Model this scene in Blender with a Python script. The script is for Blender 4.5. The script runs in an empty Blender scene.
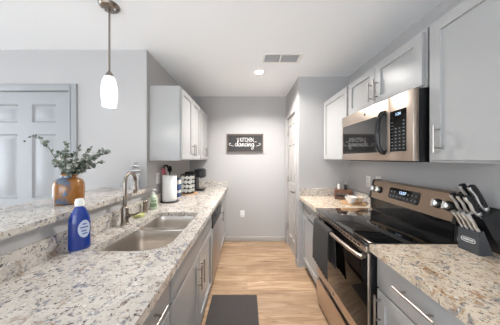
import bpy, bmesh, math, random
from mathutils import Vector, Matrix
from mathutils.geometry import tessellate_polygon
random.seed(7)
PI = math.pi
S = bpy.context.scene
C = S.collection

# ------------------------------------------------------------------ camera
cam_d = bpy.data.cameras.new('camera'); cam = bpy.data.objects.new('camera', cam_d); C.objects.link(cam)
cam.location = (0, 0, 1.395); cam.rotation_euler = (PI/2, 0, 0)
cam_d.sensor_width = 36; cam_d.lens = 190/500*36
cam_d.shift_x = 3/500; cam_d.shift_y = -4/500
cam_d.clip_start = 0.02
S.camera = cam
# ------------------------------------------------------------------ world, daylight, exposure
W = bpy.data.worlds.new('world'); S.world = W; W.use_nodes = True
bg = W.node_tree.nodes['Background']; bg.inputs[0].default_value = (0.86, 0.93, 1.0, 1); bg.inputs[1].default_value = 2.3
def area(name, loc, rot, sx, sy, power, col):
    d = bpy.data.lights.new(name, 'AREA'); d.shape = 'RECTANGLE'; d.size = sx; d.size_y = sy
    d.energy = power; d.color = col
    o = bpy.data.objects.new(name, d); C.objects.link(o); o.location = loc; o.rotation_euler = rot
    return o
area('rear_fill_daylight', (-2.0, -3.42, 1.25), (PI/2+0.1, 0, -0.35), 3.2, 1.7, 16, (0.80, 0.90, 1.0))  # area lamp added out of view at the rear to fill the right fronts
area('side_fill_daylight', (-4.95, 0.35, 1.35), (PI/2, 0, -PI/2), 2.4, 1.9, 12, (0.80, 0.89, 1.0))  # fill lamp added out of view on the left to brighten the right side
sun_d = bpy.data.lights.new('sun', 'SUN'); sun_d.energy = 4.5; sun_d.angle = 0.02; sun_d.color = (0.88, 0.94, 1.0)
sun = bpy.data.objects.new('sun', sun_d); C.objects.link(sun); sun.rotation_euler = (math.radians(55), 0, 0)
def point(name, loc, power, col, r):
    d = bpy.data.lights.new(name, 'POINT'); d.energy = power; d.color = col; d.shadow_soft_size = r
    o = bpy.data.objects.new(name, d); C.objects.link(o); o.location = loc
    return o
S.view_settings.view_transform = 'Standard'
S.view_settings.look = 'None'
S.view_settings.gamma = 1.0
S.view_settings.use_curve_mapping = False
S.view_settings.exposure = 0.98

# ------------------------------------------------------------------ materials
def lin(r, g, b):
    f = lambda c: c/12.92 if c <= 0.04045 else ((c+0.055)/1.055)**2.4
    return (f(r/255), f(g/255), f(b/255), 1)
def mat(name, col, rough=0.5, metal=0.0, emit=None, es=0, spec=0.5, trans=0, noise=0.0, nscale=20, bump=0, coat=0, aniso=0):
    m = bpy.data.materials.new(name); m.use_nodes = True
    nt = m.node_tree; b = nt.nodes['Principled BSDF']
    b.inputs['Base Color'].default_value = col
    b.inputs['Roughness'].default_value = rough; b.inputs['Metallic'].default_value = metal
    b.inputs['Specular IOR Level'].default_value = spec
    b.inputs['Transmission Weight'].default_value = trans
    b.inputs['Coat Weight'].default_value = coat
    if emit: b.inputs['Emission Color'].default_value = emit; b.inputs['Emission Strength'].default_value = es
    if noise or bump:
        tc = nt.nodes.new('ShaderNodeTexCoord'); n = nt.nodes.new('ShaderNodeTexNoise')
        n.inputs['Scale'].default_value = nscale; n.inputs['Detail'].default_value = 4
        nt.links.new(tc.outputs['Object'], n.inputs['Vector'])
        if noise:
            mx = nt.nodes.new('ShaderNodeMix'); mx.data_type = 'RGBA'
            mx.inputs[6].default_value = tuple(c*(1-noise) for c in col[:3])+(1,)
            mx.inputs[7].default_value = tuple(min(1, c*(1+noise)) for c in col[:3])+(1,)
            nt.links.new(n.outputs['Fac'], mx.inputs[0]); nt.links.new(mx.outputs[2], b.inputs['Base Color'])
        if bump:
            bp = nt.nodes.new('ShaderNodeBump'); bp.inputs['Strength'].default_value = bump; bp.inputs['Distance'].default_value = 0.002
            nt.links.new(n.outputs['Fac'], bp.inputs['Height']); nt.links.new(bp.outputs['Normal'], b.inputs['Normal'])
    return m
def ramp(nt, stops):
    r = nt.nodes.new('ShaderNodeValToRGB'); e = r.color_ramp.elements
    while len(e) < len(stops): e.new(0.5)
    for i, (p, c) in enumerate(stops): e[i].position = p; e[i].color = c
    return r
def mixc(nt, fac, a, b):
    mx = nt.nodes.new('ShaderNodeMix'); mx.data_type = 'RGBA'
    for s, v in ((0, fac), (6, a), (7, b)):
        if hasattr(v, 'is_output'): nt.links.new(v, mx.inputs[s])
        else: mx.inputs[s].default_value = v
    return mx.outputs[2]
def granite(name, base, cream, brown, grey, dark, white):
    m = bpy.data.materials.new(name); m.use_nodes = True; nt = m.node_tree; b = nt.nodes['Principled BSDF']
    tc = nt.nodes.new('ShaderNodeTexCoord')
    def noise(scale, detail=4, rough=0.6, dist=0.0, off=0):
        mp = nt.nodes.new('ShaderNodeMapping'); mp.inputs['Location'].default_value = (off, off*2, off*3)
        nt.links.new(tc.outputs['Object'], mp.inputs['Vector'])
        n = nt.nodes.new('ShaderNodeTexNoise'); n.inputs['Scale'].default_value = scale; n.inputs['Detail'].default_value = detail
        n.inputs['Roughness'].default_value = rough; n.inputs['Distortion'].default_value = dist
        nt.links.new(mp.outputs['Vector'], n.inputs['Vector']); return n.outputs['Fac']
    w0, w1 = (0, 0, 0, 1), (1, 1, 1, 1)
    def thr(src, a, bb):
        r = ramp(nt, [(a, w0), (bb, w1)]); nt.links.new(src, r.inputs[0]); return r.outputs[0]
    c = mixc(nt, thr(noise(9, 6, 0.7, 0.7), 0.44, 0.56), base, cream)
    c = mixc(nt, thr(noise(16, 5, 0.72, 1.0, 3), 0.55, 0.64), c, brown)
    c = mixc(nt, thr(noise(26, 4, 0.65, 0.9, 29), 0.555, 0.63), c, grey)
    c = mixc(nt, thr(noise(52, 4, 0.65, 0.6, 7), 0.60, 0.66), c, tuple(0.6*x for x in brown[:3])+(1,))
    c = mixc(nt, thr(noise(40, 4, 0.65, 0.8, 11), 0.615, 0.655), c, dark)
    c = mixc(nt, thr(noise(85, 2, 0.5, 0.2, 17), 0.63, 0.69), c, dark)
    c = mixc(nt, thr(noise(46, 3, 0.6, 0.5, 23), 0.61, 0.68), c, white)
    nt.links.new(c, b.inputs['Base Color'])
    b.inputs['Roughness'].default_value = 0.10; b.inputs['Specular IOR Level'].default_value = 0.5
    return m
def wood_floor():
    m = bpy.data.materials.new('oak_planks'); m.use_nodes = True; nt = m.node_tree; b = nt.nodes['Principled BSDF']
    tc = nt.nodes.new('ShaderNodeTexCoord')
    br = nt.nodes.new('ShaderNodeTexBrick'); nt.links.new(tc.outputs['Object'], br.inputs['Vector'])
    br.inputs['Scale'].default_value = 1; br.inputs['Brick Width'].default_value = 1.22; br.inputs['Row Height'].default_value = 0.155
    br.inputs['Mortar Size'].default_value = 0.0012; br.inputs['Mortar Smooth'].default_value = 0.3; br.offset = 0.37
    br.inputs['Color1'].default_value = (0, 0, 0, 1); br.inputs['Color2'].default_value = (1, 1, 1, 1); br.inputs['Mortar'].default_value = (0.5, 0.5, 0.5, 1)
    mp = nt.nodes.new('ShaderNodeMapping'); mp.inputs['Scale'].default_value = (1.3, 13, 1)
    ad = nt.nodes.new('ShaderNodeVectorMath'); ad.operation = 'MULTIPLY_ADD'
    nt.links.new(br.outputs['Color'], ad.inputs[0]); ad.inputs[1].default_value = (9, 5, 3); nt.links.new(tc.outputs['Object'], ad.inputs[2])
    nt.links.new(ad.outputs[0], mp.inputs['Vector'])
    n = nt.nodes.new('ShaderNodeTexNoise'); n.inputs['Scale'].default_value = 1.5; n.inputs['Detail'].default_value = 7; n.inputs['Roughness'].default_value = 0.62; n.inputs['Distortion'].default_value = 1.2
    nt.links.new(mp.outputs['Vector'], n.inputs['Vector'])
    r = ramp(nt, [(0.32, lin(136, 106, 82)), (0.45, lin(174, 142, 112)), (0.58, lin(194, 164, 134)), (0.72, lin(212, 187, 160))])
    nt.links.new(n.outputs['Fac'], r.inputs[0])
    hs = nt.nodes.new('ShaderNodeHueSaturation'); nt.links.new(r.outputs[0], hs.inputs['Color'])
    mr = nt.nodes.new('ShaderNodeMapRange'); mr.inputs[3].default_value = 0.82; mr.inputs[4].default_value = 1.08
    nt.links.new(br.outputs['Color'], mr.inputs[0]); nt.links.new(mr.outputs[0], hs.inputs['Value'])
    c = mixc(nt, br.outputs['Fac'], hs.outputs[0], lin(120, 86, 60))
    nt.links.new(c, b.inputs['Base Color']); b.inputs['Roughness'].default_value = 0.38
    return m
def glaze():
    m = bpy.data.materials.new('amber_glaze'); m.use_nodes = True; nt = m.node_tree; b = nt.nodes['Principled BSDF']
    tc = nt.nodes.new('ShaderNodeTexCoord'); n = nt.nodes.new('ShaderNodeTexNoise')
    mp = nt.nodes.new('ShaderNodeMapping'); mp.inputs['Location'].default_value = (0.9, 0.35, 0.1)
    nt.links.new(tc.outputs['Object'], mp.inputs['Vector']); nt.links.new(mp.outputs['Vector'], n.inputs['Vector'])
    n.inputs['Scale'].default_value = 11; n.inputs['Detail'].default_value = 4; n.inputs['Distortion'].default_value = 0.8
    sx = nt.nodes.new('ShaderNodeSeparateXYZ'); nt.links.new(tc.outputs['Object'], sx.inputs[0])
    ma = nt.nodes.new('ShaderNodeMath'); ma.operation = 'MULTIPLY_ADD'; ma.inputs[1].default_value = -1.9  # more blue towards the left: a reflection put into the glaze colour
    nt.links.new(sx.outputs['X'], ma.inputs[0]); nt.links.new(n.outputs['Fac'], ma.inputs[2])
    r = ramp(nt, [(0.46, lin(150, 98, 44)), (0.51, lin(122, 88, 66)), (0.555, lin(78, 94, 118)), (0.8, lin(118, 138, 160))])
    nt.links.new(ma.outputs[0], r.inputs[0]); nt.links.new(r.outputs[0], b.inputs['Base Color'])
    b.inputs['Roughness'].default_value = 0.12; b.inputs['Coat Weight'].default_value = 0.6
    return m
def brushed(name, col, rough, axis):
    m = mat(name, col, rough, 1.0); nt = m.node_tree; b = nt.nodes['Principled BSDF']
    tc = nt.nodes.new('ShaderNodeTexCoord'); mp = nt.nodes.new('ShaderNodeMapping'); mp.inputs['Scale'].default_value = axis
    n = nt.nodes.new('ShaderNodeTexNoise'); n.inputs['Scale'].default_value = 30; n.inputs['Detail'].default_value = 3
    nt.links.new(tc.outputs['Object'], mp.inputs['Vector']); nt.links.new(mp.outputs['Vector'], n.inputs['Vector'])
    mr = nt.nodes.new('ShaderNodeMapRange'); mr.inputs[3].default_value = rough-0.06; mr.inputs[4].default_value = rough+0.08
    nt.links.new(n.outputs['Fac'], mr.inputs[0]); nt.links.new(mr.outputs[0], b.inputs['Roughness'])
    return m

M = dict(
    wall=mat('wall_paint', lin(184, 182, 181), 0.7, bump=0.08, nscale=220),
    bounce_floor=mat('pale_bounce_floor', lin(226, 224, 220), 0.95, bump=0.3, nscale=200),
    ceiling=mat('ceiling_paint', lin(248, 249, 250), 0.9, bump=0.05, nscale=160),
    trim=mat('trim_paint', lin(186, 182, 178), 0.4),
    door=mat('door_paint', lin(162, 163, 165), 0.35),
    cab=mat('cabinet_paint', lin(172, 171, 170), 0.30),
    cabin=mat('cabinet_interior', lin(150, 146, 142), 0.6),
    steel=brushed('brushed_steel', lin(206, 190, 176), 0.30, (1, 0.05, 6)),
    dwsteel=mat('dishwasher_steel', lin(186, 181, 178), 0.42, 1.0),
    nickel=mat('brushed_nickel', lin(172, 166, 160), 0.30, 1.0),
    faucet=mat('faucet_steel', lin(150, 140, 131), 0.25, 1.0),
    sink=mat('sink_steel', lin(212, 206, 199), 0.30, 1.0),
    chrome=mat('polished_chrome', lin(236, 235, 233), 0.34, 1.0),
    black=mat('black_plastic', lin(26, 26, 28), 0.4),
    blackgloss=mat('black_gloss', lin(14, 14, 15), 0.08),
    glassblack=mat('black_glass', lin(12, 12, 13), 0.03, spec=0.9, coat=0.5),
    steeldark=brushed('dark_bronze_steel', lin(168, 148, 130), 0.30, (1, 0.05, 6)),
    ovenglass=mat('oven_glass', lin(16, 13, 12), 0.04, spec=0.35),
    ringgrey=mat('burner_print', lin(44, 44, 46), 0.2),
    mwglass=mat('microwave_glass', lin(34, 34, 35), 0.05, spec=0.8, coat=0.5),
    darkgrey=mat('dark_grey_plastic', lin(66, 68, 72), 0.45),
    white=mat('white_plastic', lin(235, 233, 228), 0.35),
    paper=mat('paper', lin(240, 239, 238), 0.95, bump=0.3, nscale=90),
    ceramic=mat('white_ceramic', lin(236, 232, 226), 0.15, coat=0.3),
    mug2=mat('cream_ceramic', lin(214, 196, 172), 0.2),
    walnut=mat('dark_wood', lin(112, 76, 54), 0.45, noise=0.3, nscale=40),
    board=mat('board_wood', lin(190, 152, 114), 0.45, noise=0.2, nscale=30),
    mat_=mat('mat_foam', lin(62, 57, 56), 0.75, bump=0.4, nscale=120),
    towel=mat('towel_cloth', lin(60, 57, 56), 0.95, noise=0.12, nscale=150, bump=0.6),
    letter=mat('white_lettering', lin(238, 236, 232), 0.6),
    signboard=mat('sign_board', lin(48, 45, 46), 0.6, noise=0.12, nscale=18),
    signframe=mat('sign_frame_wood', lin(98, 86, 76), 0.6, noise=0.25, nscale=40),
    leaf=mat('eucalyptus_leaf', lin(112, 120, 108), 0.6, noise=0.55, nscale=30),
    stem=mat('eucalyptus_stem', lin(92, 74, 56), 0.6),
    bluesoap=mat('blue_soap', lin(6, 52, 142), 0.08, coat=0.6, noise=0.15, nscale=10),
    label=mat('soap_label', lin(196, 206, 224), 0.4),
    labelink=mat('soap_label_ink', lin(40, 70, 150), 0.4),
    greensoap=mat('green_soap', lin(200, 212, 190), 0.15, coat=0.5),
    greenlabel=mat('green_label', lin(120, 146, 112), 0.5),
    sponge=mat('sponge', lin(188, 190, 130), 0.9, bump=0.8, nscale=120),
    stone=mat('pale_stone', lin(184, 184, 186), 0.3, noise=0.12, nscale=30),
    pink=mat('pink_silicone', lin(214, 118, 132), 0.5),
    bluebox=mat('blue_card', lin(70, 96, 140), 0.5),
    pod=mat('pod_white', lin(222, 224, 216), 0.35),
    podfoil=mat('pod_foil', lin(226, 228, 222), 0.3, noise=0.12, nscale=90),
    outlet=mat('outlet_plastic', lin(236, 234, 230), 0.35),
    slot=mat('dark_slot', lin(40, 38, 36), 0.6),
    hinge=mat('hinge_metal', lin(150, 142, 134), 0.35, 1.0),
    ventgrey=mat('vent_louvre', lin(190, 190, 192), 0.5),
    vented=mat('vent_dark', lin(96, 96, 100), 0.8),
    glow=mat('lamp_glass', lin(250, 248, 246), 0.3, emit=(1, 0.97, 0.93, 1), es=0.62),
    led=mat('led_disc', lin(250, 250, 250), 0.4, emit=(1, 0.98, 0.95, 1), es=20),
    display=mat('clock_display', lin(40, 60, 80), 0.3, emit=lin(190, 220, 255), es=1.2),
    key=mat('key_print', lin(112, 114, 118), 0.5),
    amber=mat('glass_jar', lin(150, 140, 130), 0.1, coat=0.4),
    pane=mat('window_glass', (1, 1, 1, 1), 0.0, trans=1.0),
)
def thin_glass():
    m = bpy.data.materials.new('window_pane_glass'); m.use_nodes = True; nt = m.node_tree; nt.nodes.remove(nt.nodes['Principled BSDF'])
    tr = nt.nodes.new('ShaderNodeBsdfTransparent'); gl = nt.nodes.new('ShaderNodeBsdfGlossy'); gl.inputs['Roughness'].default_value = 0.02
    mx = nt.nodes.new('ShaderNodeMixShader'); mx.inputs[0].default_value = 0.06
    nt.links.new(tr.outputs[0], mx.inputs[1]); nt.links.new(gl.outputs[0], mx.inputs[2]); nt.links.new(mx.outputs[0], nt.nodes['Material Output'].inputs[0])
    return m
def leaf_mat():
    m = bpy.data.materials.new('eucalyptus_leaves'); m.use_nodes = True; nt = m.node_tree; b = nt.nodes['Principled BSDF']
    tc = nt.nodes.new('ShaderNodeTexCoord'); n = nt.nodes.new('ShaderNodeTexNoise'); n.inputs['Scale'].default_value = 34; n.inputs['Detail'].default_value = 2
    nt.links.new(tc.outputs['Object'], n.inputs['Vector'])
    r = ramp(nt, [(0.36, lin(70, 82, 72)), (0.50, lin(104, 114, 102)), (0.58, lin(150, 156, 144)), (0.66, lin(214, 213, 206))])
    nt.links.new(n.outputs['Fac'], r.inputs[0]); nt.links.new(r.outputs[0], b.inputs['Base Color']); b.inputs['Roughness'].default_value = 0.55
    return m
M['leaf'] = leaf_mat()
M['pane'] = thin_glass()
M['granite'] = granite('granite_cool_lit', lin(196, 189, 180), lin(210, 203, 194), lin(166, 148, 132), lin(142, 142, 148), lin(84, 76, 76), lin(222, 219, 214))  # same stone in two tints; cool light is put into this colour
M['granite_warm_lit'] = granite('granite_warm_lit', lin(208, 190, 168), lin(220, 205, 184), lin(178, 142, 106), lin(150, 146, 144), lin(88, 74, 66), lin(228, 222, 212))  # same stone again, with warm light put into the colour
M['floor'] = wood_floor(); M['glaze'] = glaze()

# ------------------------------------------------------------------ mesh helpers
class MB:
    def __init__(s): s.bm = bmesh.new()
    def _add(s, verts, faces):
        vs = [s.bm.verts.new(v) for v in verts]
        for f in faces:
            try: s.bm.faces.new([vs[i] for i in f])
            except ValueError: pass
        return vs
    def box(s, x0, x1, y0, y1, z0, z1, b=0.0):
        t = bmesh.new(); bmesh.ops.create_cube(t, size=1)
        for v in t.verts: v.co = Vector((x0+(v.co.x+.5)*(x1-x0), y0+(v.co.y+.5)*(y1-y0), z0+(v.co.z+.5)*(z1-z0)))
        if b: bmesh.ops.bevel(t, geom=t.edges[:], offset=b, segments=2, affect='EDGES', profile=0.5)
        s.merge(t); return s
    def merge(s, t, mtx=None):
        t.verts.index_update()
        s._add([(mtx @ v.co) if mtx else v.co.copy() for v in t.verts], [[v.index for v in f.verts] for f in t.faces]); t.free(); return s
    def tube(s, pts, r, n=10, caps=True):
        pts = [Vector(p) for p in pts]; N = len(pts)
        rs = r if isinstance(r, (list, tuple)) else [r]*N
        rings = []; up = None
        for i, p in enumerate(pts):
            d = (pts[min(i+1, N-1)]-pts[max(i-1, 0)]).normalized()
            if up is None: up = Vector((0, 0, 1)) if abs(d.z) < .9 else Vector((1, 0, 0))
            a = d.cross(up).normalized(); up = a.cross(d).normalized()
            rings.append([p+rs[i]*(math.cos(2*PI*k/n)*a+math.sin(2*PI*k/n)*up) for k in range(n)])
        vs = [v for ring in rings for v in ring]; fs = []
        for i in range(N-1):
            for k in range(n): fs.append((i*n+k, i*n+(k+1) % n, (i+1)*n+(k+1) % n, (i+1)*n+k))
        if caps: fs.append(tuple(range(n))[::-1]); fs.append(tuple((N-1)*n+k for k in range(n)))
        s._add(vs, fs); return s
    def cyl(s, p0, p1, r0, r1=None, n=20): return s.tube([p0, p1], [r0, r0 if r1 is None else r1], n)
    def lathe(s, prof, c=(0, 0, 0), n=32, mtx=None, sx=1, sy=1, cap=True):
        vs = []; fs = []; L = len(prof); c = Vector(c)
        for r, z in prof:
            for k in range(n):
                v = Vector((sx*r*math.cos(2*PI*k/n), sy*r*math.sin(2*PI*k/n), z))
                vs.append((mtx @ v if mtx else v)+c)
        for i in range(L-1):
            for k in range(n): fs.append((i*n+k, i*n+(k+1) % n, (i+1)*n+(k+1) % n, (i+1)*n+k))
        if cap and prof[0][0] > 1e-6: fs.append(tuple(range(n))[::-1])
        if cap and prof[-1][0] > 1e-6: fs.append(tuple((L-1)*n+k for k in range(n)))
        s._add(vs, fs); bmesh.ops.remove_doubles(s.bm, verts=s.bm.verts[:], dist=1e-6); return s
    def prism(s, poly, axis, a0, a1, holes=()):
        """polygon in the plane normal to axis: x->(y,z), y->(x,z), z->(x,y)"""
        def up(p, a): return {'x': (a, p[0], p[1]), 'y': (p[0], a, p[1]), 'z': (p[0], p[1], a)}[axis]
        loops = [list(poly)]+[list(h) for h in holes]
        flat = [p for l in loops for p in l]; n = len(flat)
        tris = tessellate_polygon([[Vector((p[0], p[1], 0)) for p in l] for l in loops])
        vs = [up(p, a0) for p in flat]+[up(p, a1) for p in flat]
        fs = [tuple(t) for t in tris]+[tuple(i+n for i in t)[::-1] for t in tris]
        o = 0
        for l in loops:
            k = len(l)
            for i in range(k): fs.append((o+i, o+(i+1) % k, n+o+(i+1) % k, n+o+i))
            o += k
        s._add(vs, fs); return s
    def ribbon(s, pts, w, mapf):
        pts = [Vector((p[0], p[1], 0)) for p in pts]; vs = []
        for i, p in enumerate(pts):
            d = (pts[min(i+1, len(pts)-1)]-pts[max(i-1, 0)]); d.normalize(); nrm = Vector((-d.y, d.x, 0))
            a, b = p+nrm*w/2, p-nrm*w/2
            vs += [mapf(a.x, a.y, 0), mapf(b.x, b.y, 0), mapf(a.x, a.y, 1), mapf(b.x, b.y, 1)]
        fs = []
        for i in range(len(pts)-1):
            o = 4*i; fs += [(o, o+1, o+5, o+4), (o+2, o+6, o+7, o+3), (o, o+4, o+6, o+2), (o+1, o+3, o+7, o+5)]
        s._add(vs, fs); return s
    def text(s, body, size, mapf, th=0.0006, align='CENTER', width=1.0):
        cu = bpy.data.curves.new('lettering', 'FONT'); cu.body = body; cu.size = size; cu.align_x = align; cu.align_y = 'CENTER'
        cu.resolution_u = 3; cu.extrude = th/2
        o = bpy.data.objects.new('lettering', cu); C.objects.link(o)
        bpy.context.view_layer.update()
        me = bpy.data.meshes.new_from_object(o.evaluated_get(bpy.context.evaluated_depsgraph_get()))
        s._add([mapf(v.co.x*width, v.co.y, v.co.z/th+.5) for v in me.vertices], [tuple(p.vertices) for p in me.polygons])
        bpy.data.objects.remove(o); bpy.data.curves.remove(cu); bpy.data.meshes.remove(me); return s
    def rot(s, mtx):
        for v in s.bm.verts: v.co = mtx @ v.co
        return s

def root_of(o):
    while o.parent: o = o.parent
    return o
def build(name, mb, m, parent=None, base=None, recalc=True, angle=38):
    if recalc: bmesh.ops.recalc_face_normals(mb.bm, faces=mb.bm.faces[:])
    off = root_of(parent).location if parent else (Vector(base) if base else Vector((0, 0, 0)))
    for v in mb.bm.verts: v.co -= off
    me = bpy.data.meshes.new(name); mb.bm.to_mesh(me); mb.bm.free()
    for p in me.polygons: p.use_smooth = True
    me.set_sharp_from_angle(angle=math.radians(angle))
    me.materials.append(M[m])
    o = bpy.data.objects.new(name, me); C.objects.link(o)
    if parent: o.parent = parent
    else: o.location = off
    return o
def tag(o, label, cat, group=None):
    o['label'] = label; o['category'] = cat
    if group: o['group'] = group
    return o
def thing(name, label, cat, loc, group=None):
    o = bpy.data.objects.new(name, None); C.objects.link(o); o.location = loc; o.empty_display_size = 0.05
    return tag(o, label, cat, group)
def struct(name, mb, m, parent=None):
    o = build(name, mb, m, parent)
    if not parent: o['kind'] = 'structure'
    return o
def dup(o, loc, label=None, group=None, rotz=None):
    r = o.copy(); C.objects.link(r); r.location = loc
    if rotz is not None: r.rotation_euler = (0, 0, rotz)
    if label: r['label'] = label
    if group: r['group'] = group
    for ch in list(o.children):
        c = ch.copy(); C.objects.link(c); c.parent = r
        for g in list(ch.children):
            d = g.copy(); C.objects.link(d); d.parent = c
    return r
def smooth(pts, k=6):
    out = []; P = [Vector(p) for p in pts]
    for i in range(len(P)-1):
        p0, p1, p2, p3 = P[max(i-1, 0)], P[i], P[i+1], P[min(i+2, len(P)-1)]
        for j in range(k):
            t = j/k
            out.append(0.5*((2*p1)+(p2-p0)*t+(2*p0-5*p1+4*p2-p3)*t*t+(3*p1-p0-3*p2+p3)*t**3))
    out.append(P[-1]); return out
def rrect(x0, x1, y0, y1, rs, n=8):
    """rounded rectangle; rs = radii at (x0,y0),(x1,y0),(x1,y1),(x0,y1)"""
    cs = [((x0+rs[0], y0+rs[0]), PI, rs[0]), ((x1-rs[1], y0+rs[1]), 1.5*PI, rs[1]), ((x1-rs[2], y1-rs[2]), 0, rs[2]), ((x0+rs[3], y1-rs[3]), .5*PI, rs[3])]
    return [(c[0]+r*math.cos(a+PI/2*k/n), c[1]+r*math.sin(a+PI/2*k/n)) for c, a, r in cs for k in range(n+1)]

# ------------------------------------------------------------------ the setting
H = 2.44
XR, XL, YB, YP, YE = 1.30, -0.967, 3.21, 2.43, 1.83
struct('floor', MB().box(-5, 1.42, -0.3, 3.33, -0.05, 0), 'floor')
struct('floor_living_room', MB().box(-5, 1.42, -3.6, -0.3, -0.05, 0), 'bounce_floor')  # unseen pale floor, added to bounce sunlight up to the ceiling
struct('ceiling', MB().box(-5, 1.42, -3.6, 3.33, H, H+0.08), 'ceiling')
struct('wall_back', MB().box(XL-0.12, 0.66, YB, YB+0.12, 0, H), 'wall')
struct('wall_left', MB().box(XL-0.12, XL, YE+0.12, YB, 0, H), 'wall')
struct('wall_right', MB().box(XR, XR+0.12, -3.6, YP, 0, H), 'wall')
struct('wall_pantry_front', MB().box(0.66, XR+0.12, YP, YP+0.06, 0, H), 'wall')
# pantry side wall with the opening for its door
PY0, PY1, DH = 2.545, 3.105, 2.035
struct('wall_pantry_side', MB().prism([(YP+.06, 0), (PY0, 0), (PY0, DH), (PY1, DH), (PY1, 0), (YB+.12, 0), (YB+.12, H), (YP+.06, H)], 'x', 0.66, 0.76), 'wall')
# entry wall with the opening for the front door
EX0, EX1 = -2.615, -1.695
struct('wall_entry', MB().prism([(-5, 0), (EX0, 0), (EX0, 2.045), (EX1, 2.045), (EX1, 0), (XL, 0), (XL, H), (-5, H)], 'y', YE, YE+0.12), 'wall')
struct('wall_bar', MB().box(-1.087, XL, 0.3, YE, 0, 1.083), 'wall')
struct('wall_far_left', MB().prism([(-3.6, 0), (YE, 0), (YE, H), (-3.6, H)], 'x', -5.1, -5, holes=[[(-0.95, 0.4), (1.65, 0.4), (1.65, 2.3), (-0.95, 2.3)]]), 'wall')
wf = MB()
for a in (-0.95, 0.325, 1.6): wf.box(-5.07, -5.02, a, a+0.05, 0.4, 2.3)
wf.box(-5.07, -5.02, -0.95, 1.65, 0.4, 0.45); wf.box(-5.07, -5.02, -0.95, 1.65, 2.25, 2.3)
win2 = struct('side_window_added', wf, 'white')  # unseen window, added to bring more light in from the left
build('window_pane', MB().box(-5.05, -5.04, -0.93, 1.63, 0.42, 2.28), 'pane', win2)
# living room wall behind the camera with a wide unseen window added for daylight
struct('wall_rear', MB().prism([(-5, 0), (XR, 0), (XR, H), (-5, H)], 'y', -3.72, -3.6, holes=[[(-3.0, 0.35), (1.2, 0.35), (1.2, 2.25), (-3.0, 2.25)]]), 'wall')
wf = MB()
for a in (-3.0, -1.62, -0.23, 1.15): wf.box(a, a+0.05, -3.69, -3.63, 0.35, 2.25)
wf.box(-3.0, 1.2, -3.69, -3.63, 0.35, 0.40); wf.box(-3.0, 1.2, -3.69, -3.63, 2.20, 2.25)
win = struct('rear_window_added', wf, 'white')
build('window_pane', MB().box(-2.98, 1.18, -3.665, -3.655, 0.38, 2.22), 'pane', win)
def baseboard(name, x0, x1, y0, y1):
    struct(name, MB().box(x0, x1, y0, y1, 0, 0.082, 0.003), 'trim')
baseboard('baseboard_back', -0.36, 0.659, YB-0.014, YB-0.0005)
baseboard('baseboard_pantry', 0.646, 0.6595, PY0-0.115, PY0-0.06)
baseboard('baseboard_entry', EX1+0.07, -1.09, YE-0.014, YE-0.0005)

def panel_door(mb, u0, u1, z0, z1, front, back, panels, axis, sgn):
    """slab whose front carries raised panels; axis 'y' faces -y (u = x), axis 'x' faces -x (u = y)"""
    def V(u, z, d):
        w = front+sgn*d
        return (u, w, z) if axis == 'y' else (w, u, z)
    hol = [[(a, c), (b, c), (b, d), (a, d)] for a, b, c, d in panels]
    mb.prism([(u0, z0), (u1, z0), (u1, z1), (u0, z1)], axis, front, back, holes=hol)
    for a, b, c, d in panels:
        rings = []
        for ins, dep in ((0, 0.0), (0.012, 0.014), (0.024, 0.015), (0.050, 0.003)):
            rings.append([V(a+ins, c+ins, dep), V(b-ins, c+ins, dep), V(b-ins, d-ins, dep), V(a+ins, d-ins, dep)])
        vs = [v for r in rings for v in r]; fs = [(12, 13, 14, 15)]
        for i in range(3):
            for k in range(4): fs.append((4*i+k, 4*i+(k+1) % 4, 4*i+4+(k+1) % 4, 4*i+4+k))
        mb._add(vs, fs)
# front door
dz = MB(); mid = (EX0+EX1)/2
cols = ((mid+0.07, mid+0.295), (mid-0.295, mid-0.07))
cols = ((-2.085, -1.855), (-2.455, -2.225))
pn = [(a, b, c, d) for a, b in cols for c, d in ((0.20, 0.86), (1.005, 1.63), (1.745, 1.92))]
panel_door(dz, EX0+0.004, EX1-0.004, 0.012, 2.04, YE+0.012, YE+0.05, pn, 'y', 1)
d1 = struct('door_1', dz, 'door')
hg = MB()
for z in (0.25, 1.02, 1.78): hg.box(EX1-0.022, EX1+0.012, YE+0.002, YE+0.0125, z-0.05, z+0.05, 0.002); hg.cyl((EX1-0.003, YE-0.001, z-0.052), (EX1-0.003, YE-0.001, z+0.052), 0.006, n=10)
build('hinge', hg, 'hinge', d1)
build('peephole', MB().cyl((mid, YE+0.013, 1.563), (mid, YE+0.006, 1.563), 0.008), 'slot', d1)
kb = MB().cyl((EX0+0.07, YE+0.012, 0.95), (EX0+0.07, YE-0.03, 0.95), 0.012).lathe([(0, -0.03), (0.022, -0.026), (0.028, -0.012), (0.022, 0.0), (0.010, 0.006)], (EX0+0.07, YE-0.03, 0.95), 18, Matrix.Rotation(-PI/2, 3, 'X'))
build('door_knob', kb, 'nickel', d1)
cs = MB()
cs.box(EX1, EX1+0.066, YE-0.018, YE-0.0005, 0, 2.045+0.066, 0.004); cs.box(EX0-0.066, EX0, YE-0.018, YE-0.0005, 0, 2.045+0.066, 0.004)
cs.box(EX0-0.001, EX1+0.001, YE-0.0178, YE-0.0005, 2.045, 2.045+0.066, 0.004)
cs.box(EX1-0.0035, EX1+0.012, YE-0.024, YE-0.018, 0, 2.09, 0.002)
struct('trim_1', cs, 'door')
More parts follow.
